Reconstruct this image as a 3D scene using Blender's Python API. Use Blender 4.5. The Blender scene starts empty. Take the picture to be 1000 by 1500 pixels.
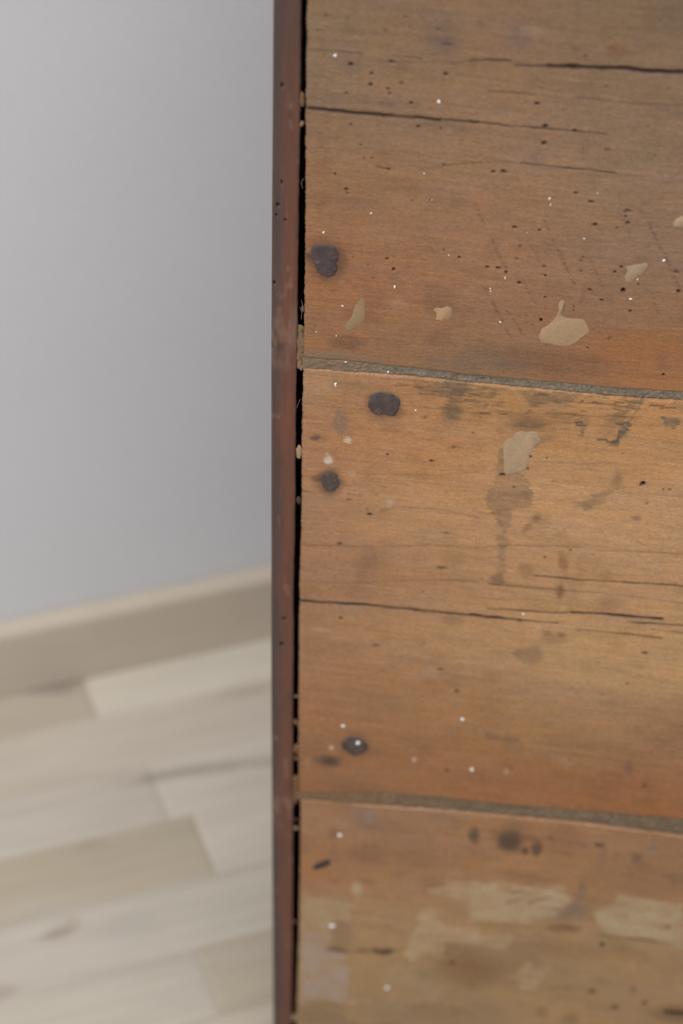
import bpy, bmesh, math, random
import numpy as np
from mathutils import Vector, Matrix

S = bpy.context.scene
C = S.collection
# ---------------------------------------------------------------- camera, light, exposure
PITCH, ROLL, FPX, EYE = 0.66177, 0.02502, 3303.0, 1.20
right = Vector((1, 0, 0)); fwd = Vector((0, math.cos(PITCH), -math.sin(PITCH))); up = Vector((0, math.sin(PITCH), math.cos(PITCH)))
r2 = right * math.cos(ROLL) + up * math.sin(ROLL)
u2 = up * math.cos(ROLL) - right * math.sin(ROLL)
cam_data = bpy.data.cameras.new('camera'); cam = bpy.data.objects.new('camera', cam_data); C.objects.link(cam)
m = Matrix((r2, u2, -fwd)).transposed().to_4x4(); m.translation = (0, 0, EYE); cam.matrix_world = m
cam_data.sensor_fit = 'VERTICAL'; cam_data.sensor_height = 22.3; cam_data.sensor_width = 14.87
cam_data.lens = FPX / 1500 * 22.3
cam_data.clip_start = 0.05; cam_data.clip_end = 50
cam_data.dof.use_dof = True; cam_data.dof.focus_distance = 1.135; cam_data.dof.aperture_fstop = 2.8
S.camera = cam

world = bpy.data.worlds.new('world'); S.world = world; world.use_nodes = True
bg = world.node_tree.nodes['Background']; bg.inputs[0].default_value = (0.95, 0.975, 1.03, 1); bg.inputs[1].default_value = 0.66
def area_light(name, loc, aim, sx, sy, power, col):
    d = bpy.data.lights.new(name, 'AREA'); d.shape = 'RECTANGLE'; d.size = sx; d.size_y = sy; d.energy = power; d.color = col
    o = bpy.data.objects.new(name, d); C.objects.link(o); o.location = loc
    o.rotation_euler = (Vector(aim) - Vector(loc)).to_track_quat('-Z', 'Y').to_euler()
    return o
area_light('ceiling_light', (-0.2, 0.1, 2.7), (0.0, 0.55, 0.0), 1.8, 1.8, 34, (1.0, 0.985, 0.96))
area_light('window_light', (-2.4, -0.9, 1.7), (0.1, 1.1, 0.6), 1.6, 1.4, 48, (0.94, 0.97, 1.0))
S.view_settings.view_transform = 'Standard'; S.view_settings.look = 'None'; S.view_settings.gamma = 1.0
S.view_settings.use_curve_mapping = False; S.view_settings.exposure = 0.0
S.cycles.use_denoising = True
WOOD_GAIN = 0.97      # surface colours below are as seen under this room's light; albedo = colour * gain
# ---------------------------------------------------------------- helpers
def lin(c):
    c = np.asarray(c, float) / 255.0
    return np.where(c <= 0.04045, c / 12.92, ((c + 0.055) / 1.055) ** 2.4)
def vnoise(x, z, sx, sz, seed):
    """smooth value noise, -1..1, with cells sx by sz"""
    rng = np.random.default_rng(seed); L = rng.uniform(-1, 1, (256, 256))
    fx, fz = x / sx + 1000.37, z / sz + 1000.71
    ix, iz = np.floor(fx).astype(int), np.floor(fz).astype(int)
    tx, tz = fx - ix, fz - iz
    tx = tx * tx * (3 - 2 * tx); tz = tz * tz * (3 - 2 * tz)
    a, b = L[iz % 256, ix % 256], L[iz % 256, (ix + 1) % 256]
    c, d = L[(iz + 1) % 256, ix % 256], L[(iz + 1) % 256, (ix + 1) % 256]
    return (a * (1 - tx) + b * tx) * (1 - tz) + (c * (1 - tx) + d * tx) * tz
def fbm(x, z, sx, sz, seed, n=3):
    v = 0; a = 1.0; t = 0
    for i in range(n):
        v = v + a * vnoise(x, z, sx / 2 ** i, sz / 2 ** i, seed + i * 17); t += a; a *= .55
    return v / t * 1.3
def sstep(e0, e1, x):
    t = np.clip((x - e0) / (e1 - e0), 0, 1); return t * t * (3 - 2 * t)
def empty(name, loc, rz=0.0):
    o = bpy.data.objects.new(name, None); C.objects.link(o); o.location = loc; o.rotation_euler = (0, 0, rz); o.empty_display_size = .05
    return o
def link(name, me, mat, parent=None):
    o = bpy.data.objects.new(name, me); C.objects.link(o)
    if mat: me.materials.append(mat)
    if parent: o.parent = parent
    return o
def np_mesh(name, V, quads, cols=None, extra=(), smooth=True):
    me = bpy.data.meshes.new(name); V = np.asarray(V, np.float32); quads = np.asarray(quads, np.int32)
    nq = len(quads); ex = [list(e) for e in extra]
    loops = np.concatenate([quads.ravel()] + [np.array(e, np.int32) for e in ex]).astype(np.int32)
    starts = list(range(0, nq * 4, 4)); p = nq * 4
    for e in ex: starts.append(p); p += len(e)
    me.vertices.add(len(V)); me.vertices.foreach_set('co', V.ravel())
    me.loops.add(len(loops)); me.loops.foreach_set('vertex_index', loops)
    me.polygons.add(len(starts)); me.polygons.foreach_set('loop_start', np.array(starts, np.int32))
    me.polygons.foreach_set('use_smooth', np.full(len(starts), smooth))
    if cols is not None:
        at = me.color_attributes.new('surface_colour', 'FLOAT_COLOR', 'POINT')
        rgba = np.ones((len(V), 4), np.float32); rgba[:, :3] = cols; at.data.foreach_set('color', rgba.ravel())
    me.update(calc_edges=True); me.validate()
    return me
def slab_mesh(name, X, Y, Z, col, depth, undercut=0):
    """a board: a dense front grid X,Y,Z (rows from the top down, columns left to right) with edges and back at y=depth"""
    h, w = X.shape; n = h * w
    V = np.stack([X, Y, Z], -1).reshape(-1, 3)
    idx = np.arange(n).reshape(h, w)
    q = np.stack([idx[:-1, :-1], idx[1:, :-1], idx[1:, 1:], idx[:-1, 1:]], -1).reshape(-1, 4)
    ring = np.concatenate([idx[:, 0], idx[-1, 1:], idx[-2::-1, -1], idx[0, -2:0:-1]])
    # two extra rings: edge repeated (sharp arris), then the back
    VB = V[ring].copy(); VB[:, 1] = depth
    k = len(ring); b = n + np.arange(k)
    q2 = np.stack([ring, b, np.roll(b, -1), np.roll(ring, -1)], -1)
    cr = col.reshape(-1, 3)[ring]
    if undercut:   # inner side cut back behind a thin lip, added so the open gap looks dark
        inner = VB[:, 0] > .009
        VL = VB.copy(); VL[:, 1] = .0015; VM = VL.copy(); VM[inner, 0] -= undercut; VB[inner, 0] -= undercut
        rings = [ring] + [n + k * i + np.arange(k) for i in range(3)]
        q2 = np.concatenate([np.stack([r0, r1, np.roll(r1, -1), np.roll(r0, -1)], -1) for r0, r1 in zip(rings[:-1], rings[1:])])
        return np_mesh(name, np.concatenate([V, VL, VM, VB]), np.concatenate([q, q2]), np.concatenate([col.reshape(-1, 3), cr, cr, cr]), extra=[list(rings[-1])])
    return np_mesh(name, np.concatenate([V, VB]), np.concatenate([q, q2]), np.concatenate([col.reshape(-1, 3), cr]), extra=[list(b)])
def box(name, mat, parent, x0, x1, y0, y1, z0, z1, bev=.002):
    bm = bmesh.new(); bmesh.ops.create_cube(bm, size=1)
    for v in bm.verts: v.co = (x0 + (v.co.x + .5) * (x1 - x0), y0 + (v.co.y + .5) * (y1 - y0), z0 + (v.co.z + .5) * (z1 - z0))
    if bev: bmesh.ops.bevel(bm, geom=bm.edges[:], offset=bev, segments=2, affect='EDGES')
    me = bpy.data.meshes.new(name); bm.to_mesh(me); bm.free(); return link(name, me, mat, parent)
# ---------------------------------------------------------------- materials
def material(name):
    mt = bpy.data.materials.new(name); mt.use_nodes = True
    return mt, mt.node_tree.nodes, mt.node_tree.links, mt.node_tree.nodes['Principled BSDF']
def grain_material(name, scales, amps, rough, bump, attr=True, base=(.5, .5, .5), spec=.3, speck=None):
    mt, N, L, B = material(name)
    B.inputs['Roughness'].default_value = rough; B.inputs['Specular IOR Level'].default_value = spec
    tc = N.new('ShaderNodeTexCoord'); acc = None
    for i, (sc, am) in enumerate(zip(scales, amps)):
        mp = N.new('ShaderNodeMapping'); mp.inputs['Scale'].default_value = sc; L.new(tc.outputs['Object'], mp.inputs['Vector'])
        nz = N.new('ShaderNodeTexNoise'); nz.inputs['Scale'].default_value = 1; nz.inputs['Detail'].default_value = 4; nz.inputs['Roughness'].default_value = .62
        L.new(mp.outputs[0], nz.inputs['Vector'])
        mr = N.new('ShaderNodeMapRange'); mr.inputs['From Min'].default_value = .25; mr.inputs['From Max'].default_value = .75
        mr.inputs['To Min'].default_value = 1 - am; mr.inputs['To Max'].default_value = 1 + am; L.new(nz.outputs['Fac'], mr.inputs['Value'])
        if acc is None: acc = mr.outputs[0]
        else:
            mu = N.new('ShaderNodeMath'); mu.operation = 'MULTIPLY'; L.new(acc, mu.inputs[0]); L.new(mr.outputs[0], mu.inputs[1]); acc = mu.outputs[0]
    mx = N.new('ShaderNodeVectorMath'); mx.operation = 'SCALE'; L.new(acc, mx.inputs['Scale'])
    if attr:
        at = N.new('ShaderNodeVertexColor'); at.layer_name = 'surface_colour'; L.new(at.outputs['Color'], mx.inputs[0])
    else: mx.inputs[0].default_value = base
    L.new(mx.outputs[0], B.inputs['Base Color'])
    if bump:
        bp = N.new('ShaderNodeBump'); bp.inputs['Strength'].default_value = bump; bp.inputs['Distance'].default_value = .0004
        L.new(acc, bp.inputs['Height']); L.new(bp.outputs[0], B.inputs['Normal'])
    return mt
M_BOARD = grain_material('old_pine', [(330, 200, 2100), (60, 60, 560), (900, 900, 1400)], [.27, .12, .22], .62, .4)
M_STRIP = grain_material('stained_walnut_edge', [(1500, 300, 130), (420, 60, 30)], [.13, .10], .5, .3, spec=.35)
M_CASE = grain_material('case_wood', [(40, 300, 300), (20, 40, 40)], [.15, .12], .5, .2, attr=False, base=tuple(lin((98, 62, 50))))
M_FILL = grain_material('gritty_filler', [(900, 900, 900), (260, 260, 500)], [.26, .16], .9, .6, spec=.1)
M_RESID = grain_material('dried_glue', [(1100, 1100, 1100), (220, 220, 320)], [.14, .10], .75, .2, spec=.2)
M_FLECK = grain_material('white_paint', [(900, 900, 900)], [.03], .45, 0, attr=False, base=(.76, .75, .74), spec=.4)
M_IRON = grain_material('rusty_iron', [(1100, 1100, 1100), (350, 350, 350)], [.20, .16], .55, .5, spec=.4)
M_FIBRE = grain_material('dry_straw', [(900, 900, 900)], [.1], .8, 0, attr=False, base=tuple(lin((140, 122, 96))))
M_FLOOR = grain_material('pale_laminate', [(7, 110, 50), (26, 300, 50)], [.07, .05], .42, 0, spec=.35)
M_UNDER = grain_material('laminate_beyond', [(4, 16, 4), (7, 110, 50)], [.10, .07], .42, 0, attr=False, base=tuple(lin((182, 172, 158))))
M_WALL = grain_material('white_plaster', [(3, 3, 3), (160, 160, 160)], [.025, .02], .85, .12, attr=False, base=(.638, .638, .652), spec=.15)
M_BASE = grain_material('cream_skirting', [(5, 60, 40), (30, 30, 30)], [.05, .03], .5, 0, attr=False, base=(.53, .45, .36), spec=.3)
# ---------------------------------------------------------------- the setting: frame turned with the wall
YW, WP, ROW = 0.3599, 1.30353, 0.0618
setting_m = Matrix.Rotation(YW, 4, 'Z')        # local x along the wall, local y towards it
def place_setting(o): o.matrix_world = setting_m
fl = box('floor', M_UNDER, None, -3, 3.5, -2.5, WP + .1, -.06, -.004, 0); place_setting(fl); fl['kind'] = 'structure'
JOINTS = {0: [.277], 1: [.02, .52], 2: [.2985], 3: [.315], 4: [.07, .56], 5: [.280], 6: [.11, .5], 7: [.33]}
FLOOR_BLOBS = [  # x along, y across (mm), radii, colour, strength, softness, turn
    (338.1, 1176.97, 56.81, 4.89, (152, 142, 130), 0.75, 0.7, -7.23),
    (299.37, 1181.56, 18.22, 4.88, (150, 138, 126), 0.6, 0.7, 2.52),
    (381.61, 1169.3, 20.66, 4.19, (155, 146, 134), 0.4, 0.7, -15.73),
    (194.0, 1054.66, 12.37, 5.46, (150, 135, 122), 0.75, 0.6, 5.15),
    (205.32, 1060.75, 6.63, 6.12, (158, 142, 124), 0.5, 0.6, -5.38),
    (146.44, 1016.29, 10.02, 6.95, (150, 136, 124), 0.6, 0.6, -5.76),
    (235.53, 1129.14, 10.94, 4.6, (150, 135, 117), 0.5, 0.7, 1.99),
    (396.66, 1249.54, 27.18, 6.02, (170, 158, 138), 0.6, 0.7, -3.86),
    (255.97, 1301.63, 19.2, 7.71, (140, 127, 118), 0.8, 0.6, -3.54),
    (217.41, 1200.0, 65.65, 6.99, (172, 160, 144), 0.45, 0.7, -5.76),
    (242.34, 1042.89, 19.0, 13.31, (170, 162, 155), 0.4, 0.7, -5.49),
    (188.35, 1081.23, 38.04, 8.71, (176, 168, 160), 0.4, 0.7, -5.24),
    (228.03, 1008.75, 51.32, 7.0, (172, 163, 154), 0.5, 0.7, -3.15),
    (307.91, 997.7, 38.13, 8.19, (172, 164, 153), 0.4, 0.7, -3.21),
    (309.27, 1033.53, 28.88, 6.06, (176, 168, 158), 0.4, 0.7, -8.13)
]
TONES = {(0, 0): (180, 168, 153), (0, 1): (198, 190, 177), (1, 0): (186, 176, 163), (1, 1): (187, 177, 163), (2, 0): (183, 174, 163), (2, 1): (191, 183, 171),
         (3, 0): (172, 160, 142), (3, 1): (190, 181, 169), (4, 0): (179, 171, 160), (4, 1): (179, 171, 161), (5, 0): (178, 170, 158), (5, 1): (171, 160, 143), (6, 0): (178, 168, 153), (6, 1): (180, 170, 155)}
rng = random.Random(5)
def floor_piece(x0, x1, y0, y1, tone, near):
    step = .004 if near else .03
    nx, ny = max(2, int((x1 - x0) / step)), max(2, int((y1 - y0) / step))
    X, Y = np.meshgrid(np.linspace(x0, x1, nx + 1), np.linspace(y0, y1, ny + 1))
    col = np.ones(X.shape + (3,)) * lin(tone)
    col *= (1 + .05 * fbm(X, Y, .11, .012, rng.randrange(9999)) + .03 * fbm(X, Y, .2, .04, rng.randrange(9999)))[..., None]
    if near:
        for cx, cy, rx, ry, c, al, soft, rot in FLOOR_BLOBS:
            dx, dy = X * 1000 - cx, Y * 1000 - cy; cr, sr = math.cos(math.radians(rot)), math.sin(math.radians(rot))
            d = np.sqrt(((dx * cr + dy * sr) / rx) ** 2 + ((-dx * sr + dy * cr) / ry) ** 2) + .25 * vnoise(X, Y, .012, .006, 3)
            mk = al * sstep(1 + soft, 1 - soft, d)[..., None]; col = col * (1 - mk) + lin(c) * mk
    h, w = X.shape; n = h * w
    e = .0008
    Z = np.zeros_like(X); Z[0, :] = Z[-1, :] = Z[:, 0] = Z[:, -1] = -.0003
    V = np.stack([X, Y, Z], -1).reshape(-1, 3); idx = np.arange(n).reshape(h, w)
    q = np.stack([idx[:-1, :-1], idx[:-1, 1:], idx[1:, 1:], idx[1:, :-1]], -1).reshape(-1, 4)
    ring = np.concatenate([idx[0, :], idx[1:, -1], idx[-1, -2::-1], idx[-2:0:-1, 0]])
    VB = V[ring].copy(); VB[:, 2] = -.004; b = n + np.arange(len(ring))
    q2 = np.stack([np.roll(ring, -1), ring, b, np.roll(b, -1)], -1)
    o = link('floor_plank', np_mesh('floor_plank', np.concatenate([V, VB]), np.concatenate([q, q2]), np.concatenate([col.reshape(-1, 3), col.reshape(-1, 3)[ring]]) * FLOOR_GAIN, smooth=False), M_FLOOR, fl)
    return o
FLOOR_GAIN = np.array([1.07, 1.055, 1.02])
Y0 = WP + .017
for k in range(24):
    ya, yb = Y0 - ROW * (k + 1) + .0001, Y0 - ROW * k - .0001
    cuts = list(JOINTS.get(k, [rng.uniform(-.1, .6)])); 
    while cuts[0] > -1.1: cuts.insert(0, cuts[0] - rng.uniform(.38, .5))
    while cuts[-1] < 1.5: cuts.append(cuts[-1] + rng.uniform(.38, .5))
    j0 = JOINTS.get(k, [0])[0]
    for a, b in zip(cuts[:-1], cuts[1:]):
        near = k < 8 and b > .0 and a < .6
        side = 0 if b <= j0 + 1e-6 else 1
        if k in (1, 4, 6) and near: tone = TONES[(k, 0)]
        elif near and (k, side) in TONES: tone = TONES[(k, side)]
        else:
            t = rng.uniform(-10, 8); tone = (181 + t, 172 + t, 158 + t * 1.1)
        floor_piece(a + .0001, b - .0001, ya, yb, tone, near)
wl = box('wall_back', M_WALL, None, -3, 3.5, WP + .014, WP + .1, 0, 2.8, 0); place_setting(wl); wl['kind'] = 'structure'
prof = [(0, .0012), (0, .0585), (.0012, .0612), (.0035, .0632), (.0075, .0648), (.0132, .0662), (.0139, .0012)]
bm = bmesh.new(); ra = [bm.verts.new((-3, WP + p, z)) for p, z in prof]; rb = [bm.verts.new((3.5, WP + p, z)) for p, z in prof]
for i in range(len(prof)): bm.faces.new((ra[i], ra[(i + 1) % len(prof)], rb[(i + 1) % len(prof)], rb[i]))
bm.faces.new(ra[::-1]); bm.faces.new(rb); bmesh.ops.recalc_face_normals(bm, faces=bm.faces[:])
me = bpy.data.meshes.new('baseboard_back'); bm.to_mesh(me); bm.free()
bb = link('baseboard_back', me, M_BASE); place_setting(bb); bb['kind'] = 'structure'
# ---------------------------------------------------------------- surface features of the old boards, in millimetres on the chest's back
# x from the chest's left edge, z above the floor; one row per board: upper, middle, lower
HOLES = [
  [(24.63,747.4,0.78,0.62,0.6), (21.14,739.8,0.68,0.63,0.4), (60.36,749.67,0.67,0.52,0.5), (51.62,742.52,0.77,0.63,0.6), (75.8,744.85,1.35,0.42,0.4), (80.2,737.65,2.31,0.52,0.7), (36.31,724.03,1.18,0.86,0.8), (46.04,720.31,0.78,0.54,0.8), (45.9,714.58,0.89,0.65,0.8), (53.85,712.75,0.69,0.54,0.8), (54.61,710.74,0.59,0.54,0.8), (34.66,709.3,0.99,0.65,0.6), (60.13,716.51,0.88,0.54,0.7), (64.94,706.59,0.89,0.65,0.8), (55.05,726.94,1.07,0.64,0.8), (80.24,722.79,0.88,0.75,0.8), (37.0,693.22,0.7,0.55,0.7), (68.88,694.82,0.99,0.55,0.8), (79.31,694.83,0.59,0.44,0.7), (41.77,682.79,0.5,0.34,0.7), (29.99,666.21,0.71,0.46,0.8), (35.54,658.3,0.92,0.58,1), (36.1,656.38,0.61,0.35,0.8), (55.72,671.0,0.71,0.45,0.8), (47.18,676.15,0.6,0.45,0.6), (43.66,675.62,0.5,0.45,0.6), (81.72,675.56,0.6,0.45,0.7), (22.57,687.08,0.4,0.34,0.5), (49.97,694.1,0.5,0.44,0.4), (143.12,736.81,0.76,0.63,0.6), (124.77,718.94,0.58,0.43,0.4), (154.01,722.43,0.57,0.42,0.5), (182.27,723.7,0.48,0.42,0.4), (123.1,711.25,1.26,0.65,0.8), (135.26,709.23,0.58,0.43,0.6), (127.67,699.84,1.17,0.87,0.9), (141.49,698.82,0.78,0.55,0.9), (127.83,691.13,1.18,0.77,0.8), (157.46,690.25,1.37,0.55,0.6), (146.17,689.94,0.39,0.44,0.5), (179.65,689.19,0.68,0.55,0.4), (174.73,703.64,0.48,0.43,0.5), (105.13,674.11,0.9,0.56,0.9), (110.1,674.66,1.39,0.68,1), (144.9,666.28,0.89,0.45,0.8), (152.25,662.14,1.09,0.46,0.8), (169.85,658.91,1.19,0.57,0.6), (56.31,621.45,0.73,0.48,0.8), (59.83,615.74,0.73,0.85,0.9), (91.55,625.51,0.72,0.6,0.9), (83.94,629.21,0.82,0.71,0.5), (39.68,620.48,0.52,0.48,0.4), (49.89,609.68,0.63,0.49,0.6), (76.57,655.92,0.71,0.46,0.6), (67.46,654.75,0.61,0.46,0.5), (47.07,616.95,0.52,0.36,0.3), (117.09,644.83,1.01,0.58,0.9), (129.11,644.31,0.6,0.47,0.8), (155.15,649.75,1.2,0.69,1), (170.5,652.21,0.89,0.57,0.9), (169.17,655.56,0.6,0.46,0.8), (165.79,648.98,0.7,0.58,0.4), (120.34,634.41,0.91,0.94,0.4), (119.28,627.41,0.71,0.59,0.6), (151.18,631.38,0.71,0.47,0.7), (150.12,629.5,0.71,0.47,0.7), (150.62,623.57,0.51,0.48,0.7), (132.82,624.51,0.81,0.48,0.7), (133.74,619.19,0.61,0.48,0.9), (105.58,621.31,0.92,0.6,0.8), (110.93,621.46,1.13,0.6,1), (114.68,619.29,0.61,0.6,1), (121.54,613.9,1.03,0.6,0.8), (169.85,627.56,0.71,0.59,0.9), (166.88,624.53,0.71,0.47,0.9), (156.01,613.36,0.82,0.48,1), (162.16,607.88,0.82,0.6,0.9), (178.86,618.83,0.51,0.48,0.7), (171.93,614.42,1.02,1.2,1.2), (133.58,593.62,0.72,0.86,1.2), (176.32,603.03,0.71,0.61,0.8), (134.46,606.88,0.51,0.36,0.8), (148.97,602.79,0.62,0.49,0.6), (149.12,600.96,0.62,0.37,0.7), (157.7,579.67,0.42,0.37,0.8), (198.5,616.51,0.91,0.84,0.9), (196.28,627.34,1.2,0.94,0.6), (196.43,567.17,0.73,0.63,0.8), (168.09,586.12,1.03,1.24,0.3), (169.91,658.28,2.18,0.91,0.35), (152.57,661.88,1.29,0.46,0.7)],
  [(60.48,502.96,0.55,0.55,0.9), (83.66,501.27,1.32,0.68,1), (78.96,528.6,0.76,0.66,0.5), (40.87,471.25,1.35,0.56,0.6), (55.4,476.01,0.9,0.56,0.5), (52.4,462.34,1.24,0.85,0.8), (50.96,465.31,0.45,1.99,0.3), (36.72,440.73,1.37,1.02,0.7), (93.43,454.77,1.12,0.72,0.6), (92.3,430.76,2.28,0.88,0.7), (94.54,511.2,1.31,0.81,0.4), (15.39,473.73,4.52,0.71,0.3), (120.96,496.63,1.42,0.82,0.9), (127.3,489.18,0.77,0.69,0.6), (134.33,509.87,0.65,0.81,0.7), (133.58,501.88,0.87,0.82,0.6), (142.83,509.99,0.54,0.54,0.7), (193.28,498.97,1.18,1.22,1.2), (192.1,497.74,0.54,0.54,0.8), (196.72,486.65,0.97,0.69,0.5), (203.89,496.45,0.54,0.54,0.6), (207.24,496.7,0.97,0.82,0.5), (146.67,444.42,0.56,0.58,0.8), (159.87,451.06,0.67,0.43,0.6), (180.97,517.04,0.43,0.4,0.5), (157.78,547.92,0.74,0.52,0.6), (161.94,555.24,0.63,0.64,0.7), (38.33,388.23,0.82,0.77,0.9), (58.5,370.6,1.65,1.09,0.6), (95.17,357.66,1.77,0.95,0.7), (104.85,342.48,1.19,1.12,0.7), (84.93,375.05,1.17,0.78,0.3), (102.52,280.0,1.34,1.36,0.6), (82.77,412.42,0.92,0.6,0.6), (206.11,383.99,1.59,1.07,0.7), (198.74,360.07,1.04,1.09,0.4), (136.48,398.64,1.03,0.6,1), (186.08,349.99,1.05,1.1,0.2), (160.61,341.0,1.06,1.12,0.2), (180.57,259.01,1.46,1.03,0.4), (216.18,283.04,1.67,1.68,0.3)],
  [(113.93,114.01,1.71,1.77,0.7), (72.49,141.71,1.83,1.73,0.2), (204.38,145.57,1.53,1.71,0.8), (241.9,168.35,1.38,1.3,0.6), (202.07,101.26,1.43,1.58,0.9), (227.16,108.6,1.55,1.38,0.7), (235.23,96.29,1.55,1.59,0.9), (217.49,88.67,1.96,1.4,1)]]
CRACKS = [
  [(0.35,0.5,[(15.58,729.51),(29.31,730.19),(41.08,729.65)]), (0.35,0.6,[(54.77,729.68),(61.59,729.81),(68.91,729.55)]), (0.35,0.35,[(49.0,726.45),(55.83,727.0),(85.02,728.52),(94.6,730.88)]), (0.62,1.1,[(15.39,699.47),(24.89,699.28),(36.87,699.18),(51.81,699.23),(66.71,699.28),(78.62,698.97)]), (0.42,0.8,[(66.71,699.28),(78.62,698.97),(96.4,699.49)]), (0.3,0.6,[(49.62,672.17),(55.72,671.0)]), (0.3,0.4,[(69.8,672.24),(81.73,675.33),(96.62,678.0)]), (0.55,0.7,[(91.49,730.63),(100.17,731.34),(109.83,731.59)]), (0.45,0.8,[(111.91,729.42),(127.29,730.46),(139.77,731.05)]), (0.75,1.2,[(127.29,730.46),(139.77,731.05),(152.21,731.64),(163.67,732.15),(170.42,731.65),(188.48,732.49)]), (0.6,1,[(158.89,731.97),(170.42,731.65),(188.49,732.38)]), (0.3,0.5,[(100.14,715.61),(111.85,715.72),(121.61,715.66)]), (0.3,0.45,[(141.05,715.77),(160.52,714.92),(175.0,715.16),(189.37,716.04)]), (0.38,0.75,[(93.22,699.22),(103.12,698.85),(114.97,698.54),(127.73,698.97),(138.56,698.57),(156.24,698.22)]), (0.38,0.8,[(118.24,679.67),(129.22,679.17),(148.11,678.81),(162.04,678.13)]), (0.3,0.35,[(162.04,678.13),(178.86,677.93)]), (0.3,0.3,[(94.41,677.8),(114.23,680.11)]), (0.3,0.25,[(165.02,667.63),(194.46,670.62)]), (0.7,0.25,[(153.01,609.91),(152.3,606.18)])],
  [(0.35,0.35,[(15.72,437.37),(54.15,440.74),(91.58,446.03),(110.84,446.42)]), (0.35,0.3,[(15.36,412.1),(43.3,413.69),(77.82,420.41),(112.13,423.83)]), (0.3,0.3,[(92.71,422.22),(112.18,423.09)]), (0.3,0.3,[(41.6,488.87),(75.0,491.21),(107.96,496.97)]), (0.3,0.25,[(64.62,469.01),(87.07,470.17),(109.66,467.09)]), (0.4,0.3,[(107.21,445.99),(129.53,450.8),(151.88,452.71),(165.27,453.57)]), (0.4,0.4,[(174.32,452.48),(196.47,454.39),(218.67,454.87)]), (0.45,0.8,[(142.21,431.16),(164.92,430.96),(187.43,432.22),(209.88,433.03),(222.24,433.07)]), (0.35,0.6,[(117.69,422.27),(131.42,422.46),(154.26,422.27)]), (0.35,0.35,[(145.16,538.72),(162.33,538.58),(187.73,541.03)]), (0.3,0.25,[(136.72,507.01),(160.62,508.29),(179.92,511.11)]), (0.3,0.3,[(102.38,533.5),(115.2,536.19),(123.81,536.44)]), (0.3,0.25,[(149.52,482.93),(181.72,492.15),(214.38,493.1)]), (0.72,1.1,[(14.3,397.51),(31.92,398.46),(49.48,399.11),(67.0,399.14),(87.99,399.0),(101.93,399.21),(114.71,398.97)]), (0.65,1.1,[(109.79,399.42),(119.1,398.76),(136.45,398.94)]), (0.5,0.9,[(136.45,398.94),(146.85,399.02),(157.22,399.11)]), (0.5,0.8,[(118.72,405.08),(132.54,405.59),(155.52,406.17),(164.58,407.75)]), (0.75,1.1,[(164.58,407.75),(178.24,408.69),(195.39,408.56),(212.42,409.18)]), (0.5,0.9,[(194.63,404.69),(212.82,405.46),(225.28,406.11)]), (0.45,0.7,[(167.89,395.57),(190.85,396.32),(213.86,395.72)]), (0.4,0.5,[(207.58,401.02),(225.85,401.04)]), (0.45,0.35,[(127.97,422.71),(154.21,422.93),(188.27,423.38),(222.4,421.64)]), (0.4,0.3,[(109.12,411.44),(132.01,413.5),(149.12,414.85)]), (0.5,0.3,[(122.87,374.9),(136.97,374.36)]), (0.45,0.6,[(167.89,524.32),(172.18,524.53)]), (0.45,0.6,[(172.31,523.07),(176.61,523.27)]), (0.45,0.6,[(156.45,532.0),(160.74,532.2)]), (0.45,0.6,[(155.75,533.92),(158.97,534.0)]), (0.45,0.6,[(176.06,534.78),(179.26,534.86)]), (0.45,0.6,[(107.22,534.01),(112.61,534.32)]), (0.45,0.6,[(102.26,545.33),(105.49,545.41)]), (0.45,0.6,[(192.3,548.32),(198.62,548.73)]), (0.45,0.6,[(197.15,547.53),(204.51,548.05)]), (0.45,0.6,[(163.7,547.24),(167.95,547.43)]), (0.45,0.6,[(147.88,538.35),(155.34,538.89)]), (0.45,0.6,[(174.25,548.36),(178.48,548.54)]), (0.45,0.6,[(133.7,548.64),(140.09,549.05)]), (0.45,0.6,[(143.14,550.93),(149.51,551.34)]), (0.45,0.6,[(116.35,534.99),(120.66,535.18)]), (0.4,0.45,[(52.14,530.8),(55.42,530.88)]), (0.4,0.45,[(75.66,542.53),(83.21,543.06)]), (0.4,0.45,[(82.03,545.17),(89.56,545.7)]), (0.4,0.45,[(91.19,545.48),(97.63,545.89)]), (0.4,0.45,[(63.07,546.45),(69.54,546.87)]), (0.4,0.45,[(72.81,546.16),(77.12,546.35)]), (0.4,0.45,[(98.97,541.05),(103.27,541.24)])],
  [(0.8,0.6,[(35.34,113.67),(50.02,114.83),(60.65,116.53)]), (1.3,1,[(65.3,117.28),(69.97,116.84),(73.92,118.26)]), (0.8,0.9,[(56.01,115.79),(60.65,116.53)]), (0.6,0.7,[(71.28,117.45),(79.18,119.9)]), (1.5,1.1,[(249.74,89.81),(254.36,89.77),(260.92,90.06)]), (0.6,0.5,[(168.64,155.49),(180.02,158.62),(190.35,158.33)]), (0.8,0.6,[(202.33,153.91),(219.07,153.88),(235.82,153.47)]), (0.6,0.4,[(235.82,153.47),(253.7,154.01)]), (0.8,0.45,[(146.16,182.26),(152.34,185.45)]), (0.9,0.5,[(144.14,173.88),(152.79,178.97)]), (0.9,0.6,[(156.85,175.85),(169.2,182.06)]), (0.5,0.4,[(123.37,153.55),(142.85,153.73),(168.61,155.87)]), (0.5,0.35,[(160.02,93.5),(185.75,103.78)]), (0.5,0.35,[(199.21,85.41),(218.77,89.09)])]]
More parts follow.
